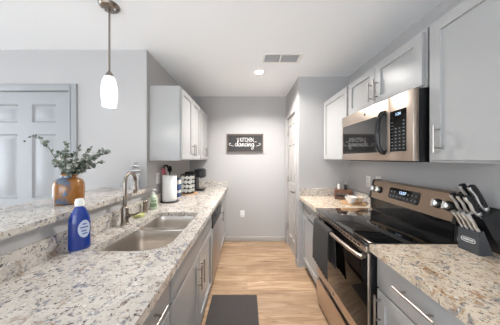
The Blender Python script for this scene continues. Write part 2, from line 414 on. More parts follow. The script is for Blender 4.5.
# pantry door
pz = MB(); pm = (PY0+PY1)/2
pn = [(a, b, c, d) for a, b in ((PY0+0.085, pm-0.03), (pm+0.03, PY1-0.085)) for c, d in ((0.20, 0.82), (1.02, 1.60), (1.72, 1.90))]
panel_door(pz, PY0+0.003, PY1-0.003, 0.01, DH-0.003, 0.672, 0.707, pn, 'x', 1)
d2 = struct('door_2', pz, 'trim')
hg = MB()
for z in (0.30, 1.06, 1.80): hg.box(0.662, 0.673, PY1-0.03, PY1+0.008, z-0.045, z+0.045, 0.002)
build('hinge', hg, 'hinge', d2)
lv = MB().cyl((0.672, PY0+0.06, 0.93), (0.660, PY0+0.06, 0.93), 0.026).cyl((0.662, PY0+0.06, 0.93), (0.618, PY0+0.06, 0.93), 0.010)
lv.tube([(0.62, PY0+0.055, 0.93), (0.618, PY0+0.12, 0.932), (0.622, PY0+0.17, 0.928)], [0.009, 0.008, 0.007])
build('door_handle', lv, 'faucet', d2)
cs = MB()
cs.box(0.642, 0.6595, PY0-0.055, PY0, 0, DH+0.055, 0.004); cs.box(0.642, 0.6595, PY1, PY1+0.055, 0, DH+0.055, 0.004)
cs.box(0.6422, 0.6595, PY0-0.001, PY1+0.001, DH, DH+0.055, 0.004)
struct('trim_2', cs, 'trim')

# ------------------------------------------------------------------ cabinets
def shaker(mb, s, xf, y0, y1, z0, z1, rail=0.055, th=0.019, rec=0.011):
    """door or drawer front; s = +1 faces +x, -1 faces -x"""
    def V(y, z, d): return (xf-s*d, y, z)
    i = rail; e = 0.0015
    L = [[(y0, z0, th), (y1, z0, th), (y1, z1, th), (y0, z1, th)], [(y0, z0, e), (y1, z0, e), (y1, z1, e), (y0, z1, e)],
         [(y0+e, z0+e, 0), (y1-e, z0+e, 0), (y1-e, z1-e, 0), (y0+e, z1-e, 0)],
         [(y0+i, z0+i, 0), (y1-i, z0+i, 0), (y1-i, z1-i, 0), (y0+i, z1-i, 0)], [(y0+i, z0+i, rec), (y1-i, z0+i, rec), (y1-i, z1-i, rec), (y0+i, z1-i, rec)]]
    vs = [V(*p) for r in L for p in r]; fs = [(0, 1, 2, 3), (16, 17, 18, 19)]
    for a in range(4):
        for k in range(4): fs.append((4*a+k, 4*a+(k+1) % 4, 4*a+4+(k+1) % 4, 4*a+4+k))
    mb._add(vs, fs); return mb
def slabfront(mb, s, xf, y0, y1, z0, z1, th=0.019):
    mb.box(min(xf, xf-s*th), max(xf, xf-s*th), y0, y1, z0, z1, 0.0015); return mb
def bar_handle(s, xf, p, q, off=0.032, r=0.0058):
    """bar from p=(y,z) to q=(y,z) held off the face by two posts"""
    mb = MB(); x = xf+s*off
    d = Vector((0, q[0]-p[0], q[1]-p[1])); a = Vector((x, p[0], p[1]))
    mb.cyl(a, a+d, r, n=12)
    for t in (0.17, 0.83):
        c = a+d*t; mb.cyl((xf, c.y, c.z), c, r*0.85, n=10)
    return mb

def base_cabinet(label, group, s, xface, xback, y0, y1, fronts, zt=0.874):
    t = thing('base_cabinet', label, 'cabinet', ((xface+xback)/2, (y0+y1)/2, 0), group)
    xf = xface-s*0.0195
    build('body', MB().box(min(xf, xback), max(xf, xback), y0, y1, 0.105, zt), 'cab', t)
    xk = xface-s*0.075
    build('toe_kick', MB().box(min(xk, xback), max(xk, xback), y0, y1, 0, 0.105), 'cab', t)
    for kind, a, b, c, d, h in fronts:
        mb = MB()
        if kind == 'drawer': slabfront(mb, s, xface, a, b, c, d)
        else: shaker(mb, s, xface, a, b, c, d)
        o = build(kind, mb, 'cab', t)
        if h: build('handle', bar_handle(s, xface, *h), 'nickel', o)
    return t
LF = -0.357  # face of the left doors
base_cabinet('grey base cabinet nearest the camera under the sink-side counter', None, 1, LF, XL+0.004, 0.30, 0.886,
    [('drawer', 0.315, 0.872, 0.705, 0.862, ((0.50, 0.79), (0.78, 0.79))), ('door', 0.315, 0.872, 0.118, 0.692, ((0.83, 0.53), (0.83, 0.67)))])
# sink base: walls low enough to clear the bowls
t = thing('base_cabinet', 'grey base cabinet below the double sink with two tall doors', 'cabinet', (-0.66, 1.41, 0))
sb = MB()
sb.box(XL+0.004, LF-0.0195, 0.888, 0.906, 0.105, 0.874); sb.box(XL+0.004, LF-0.0195, 1.922, 1.94, 0.105, 0.874)
sb.box(XL+0.004, XL+0.02, 0.906, 1.922, 0.105, 0.874); sb.box(XL+0.02, LF-0.0195, 0.906, 1.922, 0.105, 0.125)
sb.box(LF-0.04, LF-0.0195, 0.906, 1.922, 0.68, 0.874)
build('body', sb, 'cab', t)
build('toe_kick', MB().box(XL+0.004, LF-0.075, 0.888, 1.94, 0, 0.105), 'cab', t)
build('false_front', slabfront(MB(), 1, LF, 0.905, 1.925, 0.705, 0.862), 'cab', t)
o = build('door', shaker(MB(), 1, LF, 0.905, 1.412, 0.118, 0.692), 'cab', t); build('handle', bar_handle(1, LF, (1.375, 0.45), (1.375, 0.62)), 'nickel', o)
o = build('door', shaker(MB(), 1, LF, 1.418, 1.925, 0.118, 0.692), 'cab', t); build('handle', bar_handle(1, LF, (1.455, 0.45), (1.455, 0.62)), 'nickel', o)
base_cabinet('grey base cabinet in the back corner beyond the dishwasher', None, 1, LF, XL+0.004, 2.555, YB-0.016,
    [('drawer', 2.57, YB-0.03, 0.705, 0.862, ((2.78, 0.79), (2.98, 0.79))), ('door', 2.57, YB-0.03, 0.118, 0.692, ((2.61, 0.53), (2.61, 0.67)))])
RF = 0.718
base_cabinet('grey base cabinet with long drawer pull below the knife block', None, -1, RF, XR-0.004, 0.50, 1.062,
    [('drawer', 0.515, 1.048, 0.692, 0.862, ((0.70, 0.788), (0.895, 0.788))), ('door', 0.515, 1.048, 0.118, 0.680, ((1.022, 0.50), (1.022, 0.66)))])
base_cabinet('narrow grey base cabinet between the range and the pantry wall', None, -1, 0.703, XR-0.004, 1.838, YP-0.004,
    [('drawer', 1.852, YP-0.03, 0.705, 0.862, ((2.05, 0.79), (2.22, 0.79))), ('door', 1.852, YP-0.03, 0.118, 0.692, ((1.88, 0.53), (1.88, 0.67)))])

def wall_cabinet(label, s, xface, xback, y0, y1, z0, z1, doors, ztd=0.015, zbd=0.012):
    t = thing('wall_cabinet', label, 'cabinet', ((xface+xback)/2, (y0+y1)/2, z0))
    xf = xface-s*0.0195
    build('body', MB().box(min(xf, xback), max(xf, xback), y0, y1, z0, z1), 'cab', t)
    for a, b, h in doors:
        o = build('door', shaker(MB(), s, xface, a, b, z0+zbd, z1-ztd), 'cab', t)
        if h: build('handle', bar_handle(s, xface, *h), 'nickel', o)
    return t
LU = -0.645; ZT = 2.115
wall_cabinet('grey upper cabinet with wide plain end panel above the paper towels', 1, LU, XL+0.002, 1.88, 2.638, 1.375, ZT,
    [(1.893, 2.257, ((2.225, 1.42), (2.225, 1.56))), (2.263, 2.625, ((2.295, 1.42), (2.295, 1.56)))])
wall_cabinet('grey upper cabinet against the back wall above the coffee maker', 1, LU, XL+0.002, 2.64, YB-0.004, 1.375, ZT,
    [(2.655, 2.905, ((2.875, 1.42), (2.875, 1.56))), (2.911, 3.165, ((2.94, 1.42), (2.94, 1.56)))])
RU = 0.970
wall_cabinet('grey upper cabinet beside the pantry wall above the wooden riser', -1, RU, XR-0.002, 1.835, YP-0.003, 1.375, ZT, [(1.852, YP-0.03, None)])
wall_cabinet('short grey two-door cabinet above the microwave', -1, RU, XR-0.002, 1.040, 1.833, 1.79, ZT,
    [(1.445, 1.818, ((1.472, 1.83), (1.472, 1.985))), (1.055, 1.439, ((1.412, 1.83), (1.412, 1.985)))])
wall_cabinet('tall grey upper cabinet above the knife block', -1, RU, XR-0.002, 0.50, 1.030, 1.375, ZT, [(0.53, 1.010, ((0.957, 1.425), (0.957, 1.565)))])

# ------------------------------------------------------------------ counters
def flare(pts):
    return [(p[0]-(0.038*max(0, min(1, (1.40-p[1])/0.38)) if p[0] < -0.6 else 0),)+tuple(p[1:]) for p in pts]
ZC = 0.914
hole = rrect(-0.795, -0.427, 0.985, 1.70, (0.05, 0.14, 0.06, 0.06), 8)
hole = flare(hole+[(-0.795, 1.60), (-0.795, 1.50), (-0.795, 1.40), (-0.795, 1.30), (-0.795, 1.20), (-0.795, 1.10)])
def bev(o, w=0.004):
    md = o.modifiers.new('edge', 'BEVEL'); md.width = w; md.segments = 2; md.limit_method = 'ANGLE'; md.angle_limit = math.radians(50)
tag(build('countertop', MB().prism([(XL+0.001, 0.29), (-0.326, 0.29), (-0.326, YB-0.001), (XL+0.001, YB-0.001)], 'z', 0.876, ZC, holes=[hole]), 'granite'),
    'long speckled granite countertop holding the sink and coffee maker', 'countertop')
tag(build('countertop', MB().prism([(0.685, 0.46), (XR-0.001, 0.46), (XR-0.001, 1.064), (0.685, 1.064)], 'z', 0.876, ZC), 'granite_warm_lit'),
    'speckled granite countertop under the knife block', 'countertop')
tag(build('countertop', MB().prism([(0.668, 1.836), (XR-0.001, 1.836), (XR-0.001, YP-0.001), (0.668, YP-0.001)], 'z', 0.876, ZC), 'granite_warm_lit'),
    'small granite countertop beside the pantry wall holding the bowls', 'countertop')
tag(build('bar_top', MB().prism([(-1.40, 0.29), (-0.935, 0.29), (-0.935, YE-0.001), (-1.40, YE-0.001)], 'z', 1.085, 1.115), 'granite'),
    'raised granite breakfast bar top under the amber vase', 'bar top')
tag(build('backsplash', MB().box(XL+0.001, XL+0.021, 0.30, YB-0.022, ZC+0.0005, ZC+0.101), 'granite'), 'long granite backsplash strip below the raised bar behind the sink', 'backsplash')
tag(build('backsplash', MB().box(XL+0.001, -0.335, YB-0.021, YB-0.001, ZC+0.0005, ZC+0.101), 'granite'), 'short granite backsplash on the back wall behind the coffee maker', 'backsplash')
tag(build('backsplash', MB().box(0.672, XR-0.022, YP-0.021, YP-0.001, ZC+0.0005, ZC+0.101), 'granite'), 'granite backsplash on the pantry wall behind the wooden riser', 'backsplash')
tag(build('backsplash', MB().box(XR-0.021, XR-0.001, 1.837, YP-0.001, ZC+0.0005, ZC+0.101), 'granite'), 'granite backsplash on the right wall beside the white bowls', 'backsplash')

# ------------------------------------------------------------------ sink
t = thing('sink', 'stainless steel double bowl undermount sink in granite', 'sink', (-0.61, 1.34, 0.68))
def bowl(x0, x1, y0, y1, rs, depth):
    mb = MB(); rings = []
    for ins, z, k in ((-0.02, 0.8755, 1.0), (0.0, 0.8755, 1), (0.002, 0.868, 1), (0.008, 0.80, 1), (0.014, 0.876-depth+0.045, 1), (0.026, 0.876-depth+0.015, 1.0), (0.055, 0.876-depth, 1.0)):
        rr_ = rrect(x0+ins, x1-ins, y0+ins, y1-ins, [max(r-ins*0.6, 0.02) for r in rs])
        rr_ += [(x0+ins, y1+(y0-y1)*q) for q in (0.3, 0.5, 0.7)]
        rings.append([(p[0], p[1], z) for p in flare(rr_)])
    n = len(rings[0]); vs = [v for r in rings for v in r]; fs = []
    for i in range(len(rings)-1):
        for k in range(n): fs.append((i*n+k, i*n+(k+1) % n, (i+1)*n+(k+1) % n, (i+1)*n+k))
    fs.append(tuple((len(rings)-1)*n+k for k in range(n)))
    mb._add(vs, fs); return mb
for (y0, y1, rs, dp) in ((0.985, 1.385, (0.05, 0.14, 0.07, 0.05), 0.20), (1.425, 1.70, (0.05, 0.06, 0.06, 0.06), 0.18)):
    o = build('bowl', bowl(-0.795, -0.427, y0, y1, rs, dp), 'sink', t, angle=60)
    md = o.modifiers.new('sheet', 'SOLIDIFY'); md.thickness = 0.002; md.offset = -1
    cx, cy, cz = -0.61, (y0+y1)/2, 0.876-dp
    dr = MB().lathe([(0.0, 0.001), (0.022, 0.001), (0.03, 0.004), (0.043, 0.004), (0.045, 0.0005)], (cx, cy, cz), 28)
    build('drain', dr, 'chrome', o)
build('divider', MB().box(-0.795, -0.437, 1.378, 1.432, 0.864, 0.8775, 0.005), 'sink', t)

# ------------------------------------------------------------------ faucet, dispenser, sponge
fx, fy = -0.893, 1.39
t = thing('faucet', 'tall brushed steel gooseneck kitchen faucet behind the sink', 'faucet', (fx, fy, ZC))
build('base', MB().lathe([(0.030, 0), (0.030, 0.006), (0.025, 0.012), (0.025, 0.115), (0.021, 0.125), (0.015, 0.13)], (fx, fy, ZC), 24), 'faucet', t)
pts = [(fx, fy, ZC+0.125), (fx, fy, ZC+0.22), (fx, fy, ZC+0.295)]
R = 0.072; dr = Vector((-0.06, 0.998, 0))
for k in range(1, 13):
    a = PI*k/12
    pts.append(tuple(Vector((fx, fy, ZC+0.295))+dr*(R-R*math.cos(a))+Vector((0, 0, R*math.sin(a)*1.08))))
end = Vector(pts[-1])
pts.append(tuple(end+Vector((0, 0, -0.03))))
build('spout', MB().tube(pts, 0.0125, 14), 'faucet', t)
build('spray_head', MB().tube([end+Vector((0, 0, -0.028)), end+Vector((0, 0, -0.034)), end+Vector((0, 0, -0.085)), end+Vector((0, 0, -0.092))], [0.013, 0.0155, 0.0175, 0.014], 16), 'faucet', t)
lv = MB().cyl((fx, fy, ZC+0.066), (fx+0.045, fy-0.01, ZC+0.066), 0.014).tube([(fx+0.04, fy-0.01, ZC+0.066), (fx+0.075, fy-0.015, ZC+0.074), (fx+0.12, fy-0.02, ZC+0.092)], [0.011, 0.008, 0.0065])
build('lever', lv, 'faucet', t)
tag(build('air_gap_cap', MB().lathe([(0.022, 0), (0.022, 0.004), (0.0175, 0.008), (0.0175, 0.075), (0.019, 0.078), (0.019, 0.098), (0.012, 0.106), (0, 0.107)], (-0.912, 1.70, ZC), 20), 'faucet', base=(-0.912, 1.70, ZC)),
    'small cylindrical steel cap on the counter between faucet and hand soap', 'air gap')
tag(build('sponge', MB().box(-0.925, -0.855, 1.535, 1.60, ZC+0.0005, ZC+0.024, 0.006), 'sponge', base=(-0.89, 1.567, ZC)), 'yellow green sponge lying behind the sink beside the faucet', 'sponge')

# ------------------------------------------------------------------ dishwasher
t = thing('dishwasher', 'dishwasher with black control panel under the counter end', 'dishwasher', (-0.66, 2.25, 0))
build('body', MB().box(XL+0.004, LF-0.03, 1.946, 2.551, 0.105, 0.872), 'black', t)
dd = build('door', MB().box(LF-0.03, LF+0.004, 1.949, 2.548, 0.115, 0.665, 0.003), 'dwsteel', t)
cp = build('control_panel', MB().box(LF-0.03, LF+0.008, 1.949, 2.548, 0.672, 0.868, 0.004), 'black', t)
build('handle', MB().box(LF+0.008, LF+0.020, 2.08, 2.42, 0.765, 0.79, 0.004), 'darkgrey', cp)
build('dial', MB().cyl((LF+0.008, 2.49, 0.775), (LF+0.022, 2.49, 0.775), 0.02), 'nickel', cp)
build('toe_kick', MB().box(XL+0.1, LF-0.07, 1.949, 2.548, 0, 0.105), 'black', t)

# ------------------------------------------------------------------ range
RY0, RY1 = 1.070, 1.832
t = thing('range', 'stainless steel electric range with black glass cooktop', 'range', (0.98, 1.45, 0))
build('body', MB().box(0.70, 1.285, RY0, RY1, 0.05, 0.895).box(0.74, 1.285, RY0+0.02, RY1-0.02, 0, 0.05), 'black', t)
ck = build('cooktop', MB().box(0.664, 1.235, RY0-0.001, RY1+0.001, 0.896, 0.919, 0.005), 'glassblack', t)
def burner(cx, cy, rs):
    mb = MB()
    for r in rs: mb.lathe([(r-0.0015, 0), (r-0.0015, 0.0003), (r+0.0015, 0.0003), (r+0.0015, 0)], (cx, cy, 0.9191), 40, cap=False)
    return mb
for cx, cy, rs in ((0.80, 1.26, (0.115, 0.075)), (0.80, 1.65, (0.09,)), (1.06, 1.26, (0.08,)), (1.06, 1.65, (0.10,))):
    build('burner_ring', burner(cx, cy, rs), 'ringgrey', ck)
build('vent_trim', MB().box(0.672, 0.70, RY0+0.004, RY1-0.004, 0.862, 0.8955, 0.002), 'steel', t)
vs_ = MB()
for k in range(16): vs_.box(0.6712, 0.673, RY0+0.06+k*0.041, RY0+0.09+k*0.041, 0.872, 0.884)
build('vent_slot', vs_, 'slot', t)
dr_ = build('oven_door', MB().box(0.682, 0.70, RY0+0.003, RY1-0.003, 0.285, 0.858, 0.003), 'steel', t)
build('window', MB().box(0.679, 0.6835, RY0+0.004, RY1-0.004, 0.365, 0.857, 0.002), 'ovenglass', dr_)
hp = [(0.655, RY0+0.012, 0.832), (0.644, RY0+0.06, 0.832), (0.634, RY0+0.2, 0.832), (0.630, (RY0+RY1)/2, 0.832), (0.634, RY1-0.2, 0.832), (0.644, RY1-0.06, 0.832), (0.655, RY1-0.012, 0.832)]
hm = MB().tube(smooth(hp, 5), 0.0125, 14)
for y in (RY0+0.03, RY1-0.03): hm.box(0.64, 0.681, y-0.014, y+0.014, 0.822, 0.842, 0.003)
build('handle', hm, 'steel', dr_)
def emblem(name, c, nrm_x, r, parent):
    a = MB().cyl(c, (c[0]-0.002, c[1], c[2]), r, n=24)
    o = build(name, a, 'darkgrey', parent)
    rg = MB().lathe([(r*0.82, 0), (r*0.82, 0.0006), (r*0.95, 0.0006), (r*0.95, 0)], (c[0]-0.002, c[1], c[2]), 24, Matrix.Rotation(-PI/2, 3, 'Y'), cap=False)
    rg.text('GE', r*1.1, lambda u, v, w: (c[0]-0.002-0.0006*w, c[1]-u, c[2]+v))
    build('emblem_mark', rg, 'nickel', o)
    return o
emblem('emblem', (0.6825, (RY0+RY1)/2+0.05, 0.325), -1, 0.011, t)
build('drawer', MB().box(0.670, 0.70, RY0+0.003, RY1-0.003, 0.045, 0.262, 0.004), 'steel', t)
# backguard: leaning face
bgp = [(1.178, 1.030), (1.216, 1.186), (1.226, 1.192), (1.285, 1.192), (1.285, 0.90), (1.195, 0.90), (1.195, 1.024)]
pnl = build('control_panel', MB().prism(bgp, 'y', RY0+0.022, RY1-0.022), 'steeldark', t)
build('riser', MB().box(1.188, 1.2355, RY0+0.024, RY1-0.024, 0.9195, 1.027), 'blackgloss', t)
for y0, y1, e_ in ((RY0, RY0+0.0215, 0.012), (RY1-0.0215, RY1, 0.0)):
    build('end_cap', MB().prism([(1.174, 1.022), (1.213, 1.189+e_), (1.226, 1.196+e_), (1.285, 1.196+e_), (1.285, 0.92), (1.19, 0.92), (1.19, 1.02)], 'y', y0, y1), 'black', t)
pd = Vector((0.038, 0, 0.156)).normalized(); pnm = Vector((-0.156, 0, 0.038)).normalized(); p0 = Vector((1.178, 0, 1.030))
def onp(y, h, d=0): return p0+pd*h+pnm*d+Vector((0, y, 0))
def onbox(mb, y0, y1, h0, h1, d0, d1):
    mb._add([onp(y, h, d) for d in (d0, d1) for y, h in ((y0, h0), (y1, h0), (y1, h1), (y0, h1))], [(0, 1, 2, 3), (4, 5, 6, 7), (0, 1, 5, 4), (1, 2, 6, 5), (2, 3, 7, 6), (3, 0, 4, 7)]); return mb
dsp = MB()
pl_ = rrect(1.318, 1.600, 0.038, 0.128, (0.015,)*4, 5)
n_ = len(pl_); dsp._add([onp(a, b, -0.001) for a, b in pl_]+[onp(a, b, 0.003) for a, b in pl_], [tuple(range(n_)), tuple(range(n_, 2*n_))]+[(i, (i+1) % n_, n_+(i+1) % n_, n_+i) for i in range(n_)])
dsp = build('display', dsp, 'blackgloss', pnl)
dg = MB().text('12:07', 0.030, lambda u, v, w: onp(1.465-u, 0.098+v, 0.0031+0.0006*w))
build('clock_digits', dg, 'display', dsp)
for i in range(8):
    for j in range(2):
        y = 1.345+i*0.033
        if j == 1 and 2 < i < 6: continue
        build('key', onbox(MB(), y-0.007, y+0.007, 0.055+j*0.035, 0.067+j*0.035, 0.003, 0.0036), 'key', dsp)
for y in (1.125, 1.190, 1.712, 1.775):
    mtx = Matrix((Vector((0, 1, 0)).cross(pnm).normalized(), Vector((0, 1, 0)), pnm)).transposed()
    k = build('knob', MB().lathe([(0.030, 0), (0.030, 0.008), (0.027, 0.012), (0.022, 0.014)], onp(y, 0.085), 24, mtx), 'black', pnl)
    kg = MB().lathe([(0.020, 0.014), (0.020, 0.030), (0.017, 0.033), (0, 0.033)], onp(y, 0.085), 20, mtx)
    onbox(kg, y-0.006, y+0.006, 0.063, 0.107, 0.03, 0.042)
    build('grip', kg, 'chrome', k)
# towel over the handle
tw = MB(); prof = [(0.668, 0.56), (0.664, 0.70), (0.659, 0.82), (0.651, 0.846), (0.636, 0.852), (0.621, 0.845), (0.614, 0.82), (0.609, 0.70), (0.606, 0.60), (0.607, 0.50)]
pr = smooth([Vector((a, 0, b)) for a, b in prof], 3); ny = 22; vs = []; fs = []
for i, p in enumerate(pr):
    for j in range(ny+1):
        y = 1.425+0.315*j/ny; amt = 0.009*max(0, (0.84-p.z)/0.3)
        front = i > len(pr)*0.45
        dx = amt*math.sin(j*1.05+p.z*4)*(1 if front else 0.15)
        sk = (0.045*max(0, 0.84-p.z)*(j/ny-0.6)) if front else 0
        vs.append((p.x+(-abs(dx) if front else dx), y+sk, p.z-(0.02*(1-j/ny) if front and i > len(pr)-3 else 0)))
for i in range(len(pr)-1):
    for j in range(ny): fs.append((i*(ny+1)+j, i*(ny+1)+j+1, (i+1)*(ny+1)+j+1, (i+1)*(ny+1)+j))
tw._add(vs, fs)
o = tag(build('hand_towel', tw, 'towel', angle=180), 'dark grey kitchen towel draped over the oven door handle', 'towel')
md = o.modifiers.new('cloth', 'SOLIDIFY'); md.thickness = 0.004; md.offset = 0

# ------------------------------------------------------------------ microwave
MX, MY0, MY1, MZ0, MZ1 = 0.915, 1.045, 1.826, 1.377, 1.785
t = thing('microwave', 'stainless over-the-range microwave with black window above the range', 'microwave', (1.1, 1.44, MZ0))
build('body', MB().box(MX+0.035, XR-0.004, MY0+0.001, MY1-0.001, MZ0, MZ1), 'black', t)
YS = 1.226
do = build('door', MB().box(MX, MX+0.034, YS+0.001, MY1, MZ0+0.004, MZ1-0.001, 0.004), 'steel', t)
cpn = build('control_panel', MB().box(MX, MX+0.034, MY0, YS-0.001, MZ0+0.004, MZ1-0.001, 0.004), 'steel', t)
build('window', MB().prism(rrect(1.243, MY1-0.018, 1.437, 1.690, (0.008,)*4, 4), 'x', MX-0.0015, MX+0.003), 'mwglass', do)
hd = smooth([(MX, 1.262, 1.700), (MX-0.022, 1.264, 1.692), (MX-0.040, 1.266, 1.645), (MX-0.045, 1.267, 1.565), (MX-0.040, 1.266, 1.485), (MX-0.022, 1.264, 1.440), (MX, 1.262, 1.432)], 5)
build('handle', MB().tube(hd, 0.014, 12), 'blackgloss', do)
kp = build('keypad', MB().prism(rrect(1.090, 1.214, 1.438, 1.690, (0.004,)*4, 3), 'x', MX-0.0015, MX+0.003), 'blackgloss', cpn)
for r in range(9):
    for c in range(4):
        if r in (0, 1) and c in (1, 2): continue
        y = 1.108+c*0.0295; z = 1.455+(8-r)*0.0205
        build('key', MB().box(MX-0.0022, MX-0.0014, y-0.006, y+0.006, z-0.003, z+0.003), 'key', kp)
build('clock_digits', MB().text('1:24', 0.024, lambda u, v, w: (MX-0.0016-0.0005*w, 1.150-u, 1.665+v)), 'display', kp)
emblem('emblem', (MX+0.0005, 1.477, 1.737), -1, 0.011, do)
build('vent_grille', MB().box(MX+0.05, XR-0.05, MY0+0.05, MY1-0.05, MZ0-0.004, MZ0+0.0005), 'darkgrey', t)

# ------------------------------------------------------------------ ceiling fixtures
px, py = -0.94, 1.298
t = thing('pendant_lamp', 'glowing white glass pendant lamp hanging over the bar', 'pendant lamp', (px, py, 1.74))
build('canopy', MB().lathe([(0, 0.0), (0.006, -0.030), (0.045, -0.024), (0.060, -0.012), (0.064, 0.0)][::-1], (px, py, H-0.0005), 32), 'faucet', t)
for a_ in (-0.038, 0.038): build('canopy_screw', MB().lathe([(0, -0.034), (0.006, -0.032), (0.007, -0.024), (0.007, -0.02)], (px+a_, py, H), 12), 'chrome', t)
build('rod', MB().cyl((px, py, 1.985), (px, py, H-0.028), 0.006, n=12), 'faucet', t)
build('socket', MB().lathe([(0.024, 0), (0.024, 0.010), (0.017, 0.026), (0.008, 0.036)], (px, py, 1.953), 20), 'faucet', t)
sh = MB().lathe([(0.040, 0.0), (0.045, 0.04), (0.048, 0.085), (0.0465, 0.13), (0.040, 0.17), (0.030, 0.198), (0.022, 0.206)], (px, py, 1.75), 32)
bmesh.ops.delete(sh.bm, geom=[f for f in sh.bm.faces if len(f.verts) > 4], context='FACES')
so = build('shade', sh, 'glow', t, angle=60)
md = so.modifiers.new('glass', 'SOLIDIFY'); md.thickness = 0.003
point('pendant_bulb', (px, py, 1.73), 1.6, (1.0, 0.93, 0.86), 0.05)
t = thing('downlight', 'small bright recessed ceiling downlight near the vent', 'ceiling light', (0.145, 2.295, H))
build('trim_ring', MB().lathe([(0.046, -0.001), (0.048, -0.004), (0.068, -0.003), (0.070, 0.0)], (0.145, 2.295, H-0.0005), 36, cap=False), 'white', t)
build('lens', MB().cyl((0.145, 2.295, H-0.0008), (0.145, 2.295, H-0.004), 0.046, n=32), 'led', t)
d = bpy.data.lights.new('downlight_beam', 'AREA'); d.shape = 'DISK'; d.size = 0.09; d.spread = math.radians(145); d.energy = 20; d.color = (1.0, 0.965, 0.93)
o = bpy.data.objects.new('downlight_beam', d); C.objects.link(o); o.location = (0.145, 2.295, H-0.006)
# vent
t = thing('ceiling_vent', 'white louvred air vent on the ceiling', 'vent', (0.365, 1.975, H))
vx0, vx1, vy0, vy1 = 0.165, 0.565, 1.885, 2.065
build('frame', MB().prism([(vx0, vy0), (vx1, vy0), (vx1, vy1), (vx0, vy1)], 'z', H-0.008, H-0.0005,
    holes=[[(vx0+0.018, vy0+0.02), (0.340, vy0+0.02), (0.340, vy1-0.02), (vx0+0.018, vy1-0.02)], [(0.352, vy0+0.02), (vx1-0.035, vy0+0.02), (vx1-0.035, vy1-0.02), (0.352, vy1-0.02)]]), 'white', t)
build('duct', MB().box(vx0+0.01, vx1-0.03, vy0+0.01, vy1-0.01, H-0.0018, H-0.0006), 'vented', t)
lv = MB()
for k in range(9):
    y = vy0+0.028+k*0.0155
    for a, b in ((vx0+0.018, 0.340), (0.352, vx1-0.035)): lv.box(a, b, y-0.003, y+0.004, H-0.007, H-0.003)
build('louvre', lv, 'ventgrey', t)

# ------------------------------------------------------------------ sign on the back wall
t = thing('wall_sign', 'dark framed sign with white kitchen dancing lettering on back wall', 'sign', (-0.03, YB-0.01, 1.65))
sx0, sx1, sz0, sz1 = -0.337, 0.272, 1.492, 1.808
build('board', MB().box(sx0+0.015, sx1-0.015, YB-0.018, YB-0.002, sz0+0.015, sz1-0.015), 'signboard', t)
build('frame', MB().prism([(sx0, sz0), (sx1, sz0), (sx1, sz1), (sx0, sz1)], 'y', YB-0.03, YB-0.0015, holes=[[(sx0+0.02, sz0+0.022), (sx1-0.02, sz0+0.022), (sx1-0.02, sz1-0.022), (sx0+0.02, sz1-0.022)]]), 'signframe', t)
scx = (sx0+sx1)/2
yf = YB-0.0182
mp = lambda cx, cz: (lambda u, v, w: (cx+u, yf-0.0012*w, cz+v))
le = MB()
le.text('KITCHEN', 0.098, mp(scx+0.028, 1.706), width=0.56)
le.text('this', 0.032, mp(scx-0.118, 1.728)); le.text('is for', 0.028, mp(scx+0.170, 1.676))
L = {'d': ([(.75, .8), (.45, 1), (.1, .75), (.05, .3), (.3, 0), (.6, .25), (.9, 1.0), (1.12, 1.9), (1.0, 2.15), (.88, 1.6), (.84, .5), (.98, .05), (1.2, .2)], 1.2),
     'a': ([(.75, .8), (.45, 1), (.1, .7), (.08, .25), (.3, 0), (.6, .25), (.82, .95), (.8, .3), (.94, .02), (1.15, .2)], 1.12),
     'n': ([(.0, .25), (.18, .95), (.14, .0), (.32, .7), (.57, 1), (.7, .7), (.68, .2), (.82, 0), (1.02, .25)], 1.0),
     'c': ([(.72, .8), (.45, 1), (.12, .7), (.1, .25), (.35, 0), (.75, .25)], .75),
     'i': ([(.0, .25), (.2, .95), (.18, .25), (.3, 0), (.5, .25)], .5),
     'g': ([(.75, .8), (.45, 1), (.1, .7), (.08, .3), (.3, .05), (.6, .3), (.82, .95), (.78, -.3), (.52, -1), (.15, -.95), (.12, -.6), (.6, -.1), (1.1, .3)], 1.1)}
adv = 0; q = 0.049
tot = sum(L[c][1] for c in 'dancing')
for ch in 'dancing':
    st, a = L[ch]
    le.ribbon([(q*(adv+p.x-tot/2), q*p.y) for p in smooth([(x, y, 0) for x, y in st], 5)], 0.0072, mp(scx-0.005, 1.600))
    if ch == 'i': le.ribbon([(q*(adv+.2-tot/2), q*1.35), (q*(adv+.3-tot/2), q*1.5)], 0.009, mp(scx-0.005, 1.600))
    adv += a
for s in (-1, 1):
    sw = [(s*0.19, 0.0), (s*0.215, 0.012), (s*0.245, 0.016), (s*0.262, 0.036), (s*0.248, 0.052), (s*0.235, 0.042)]
    le.ribbon([(p.x, p.y) for p in smooth([(a, b, 0) for a, b in sw], 5)], 0.006, mp(scx-0.005, 1.600))
build('lettering', le, 'letter', t)

# ------------------------------------------------------------------ outlets
def outlet(label, c, face):
    t = thing('wall_outlet', label, 'outlet', c)
    x, y, z = c
    def bx(a0, a1, b0, b1, d0, d1, bv=0):
        m = MB()
        if face == '-y': m.box(x+a0, x+a1, y-d1, y-d0, z+b0, z+b1, bv)
        elif face == '+x': m.box(x+d0, x+d1, y+a0, y+a1, z+b0, z+b1, bv)
        else: m.box(x-d1, x-d0, y+a0, y+a1, z+b0, z+b1, bv)
        return m
    build('plate', bx(-0.036, 0.036, -0.058, 0.058, 0.0005, 0.006, 0.002), 'outlet', t)
    for b in (-0.026, 0.026):
        s = build('socket', bx(-0.016, 0.016, b-0.018, b+0.018, 0.006, 0.008, 0.001), 'outlet', t)
        sl = MB()
        for a in (-0.006, 0.006): 
            tmp = bx(a-0.0015, a+0.0015, b-0.004, b+0.008, 0.0079, 0.0084); sl.merge(tmp.bm)
        build('slot', sl, 'slot', s)
outlet('white outlet low on the back wall above the baseboard', (-0.078, YB, 0.462), '-y')
outlet('outlet on the left wall behind the hand soap', (XL, 2.06, 1.18), '+x')
outlet('white outlet on the right wall above the white bowls', (XR, 2.03, 1.15), '-x')
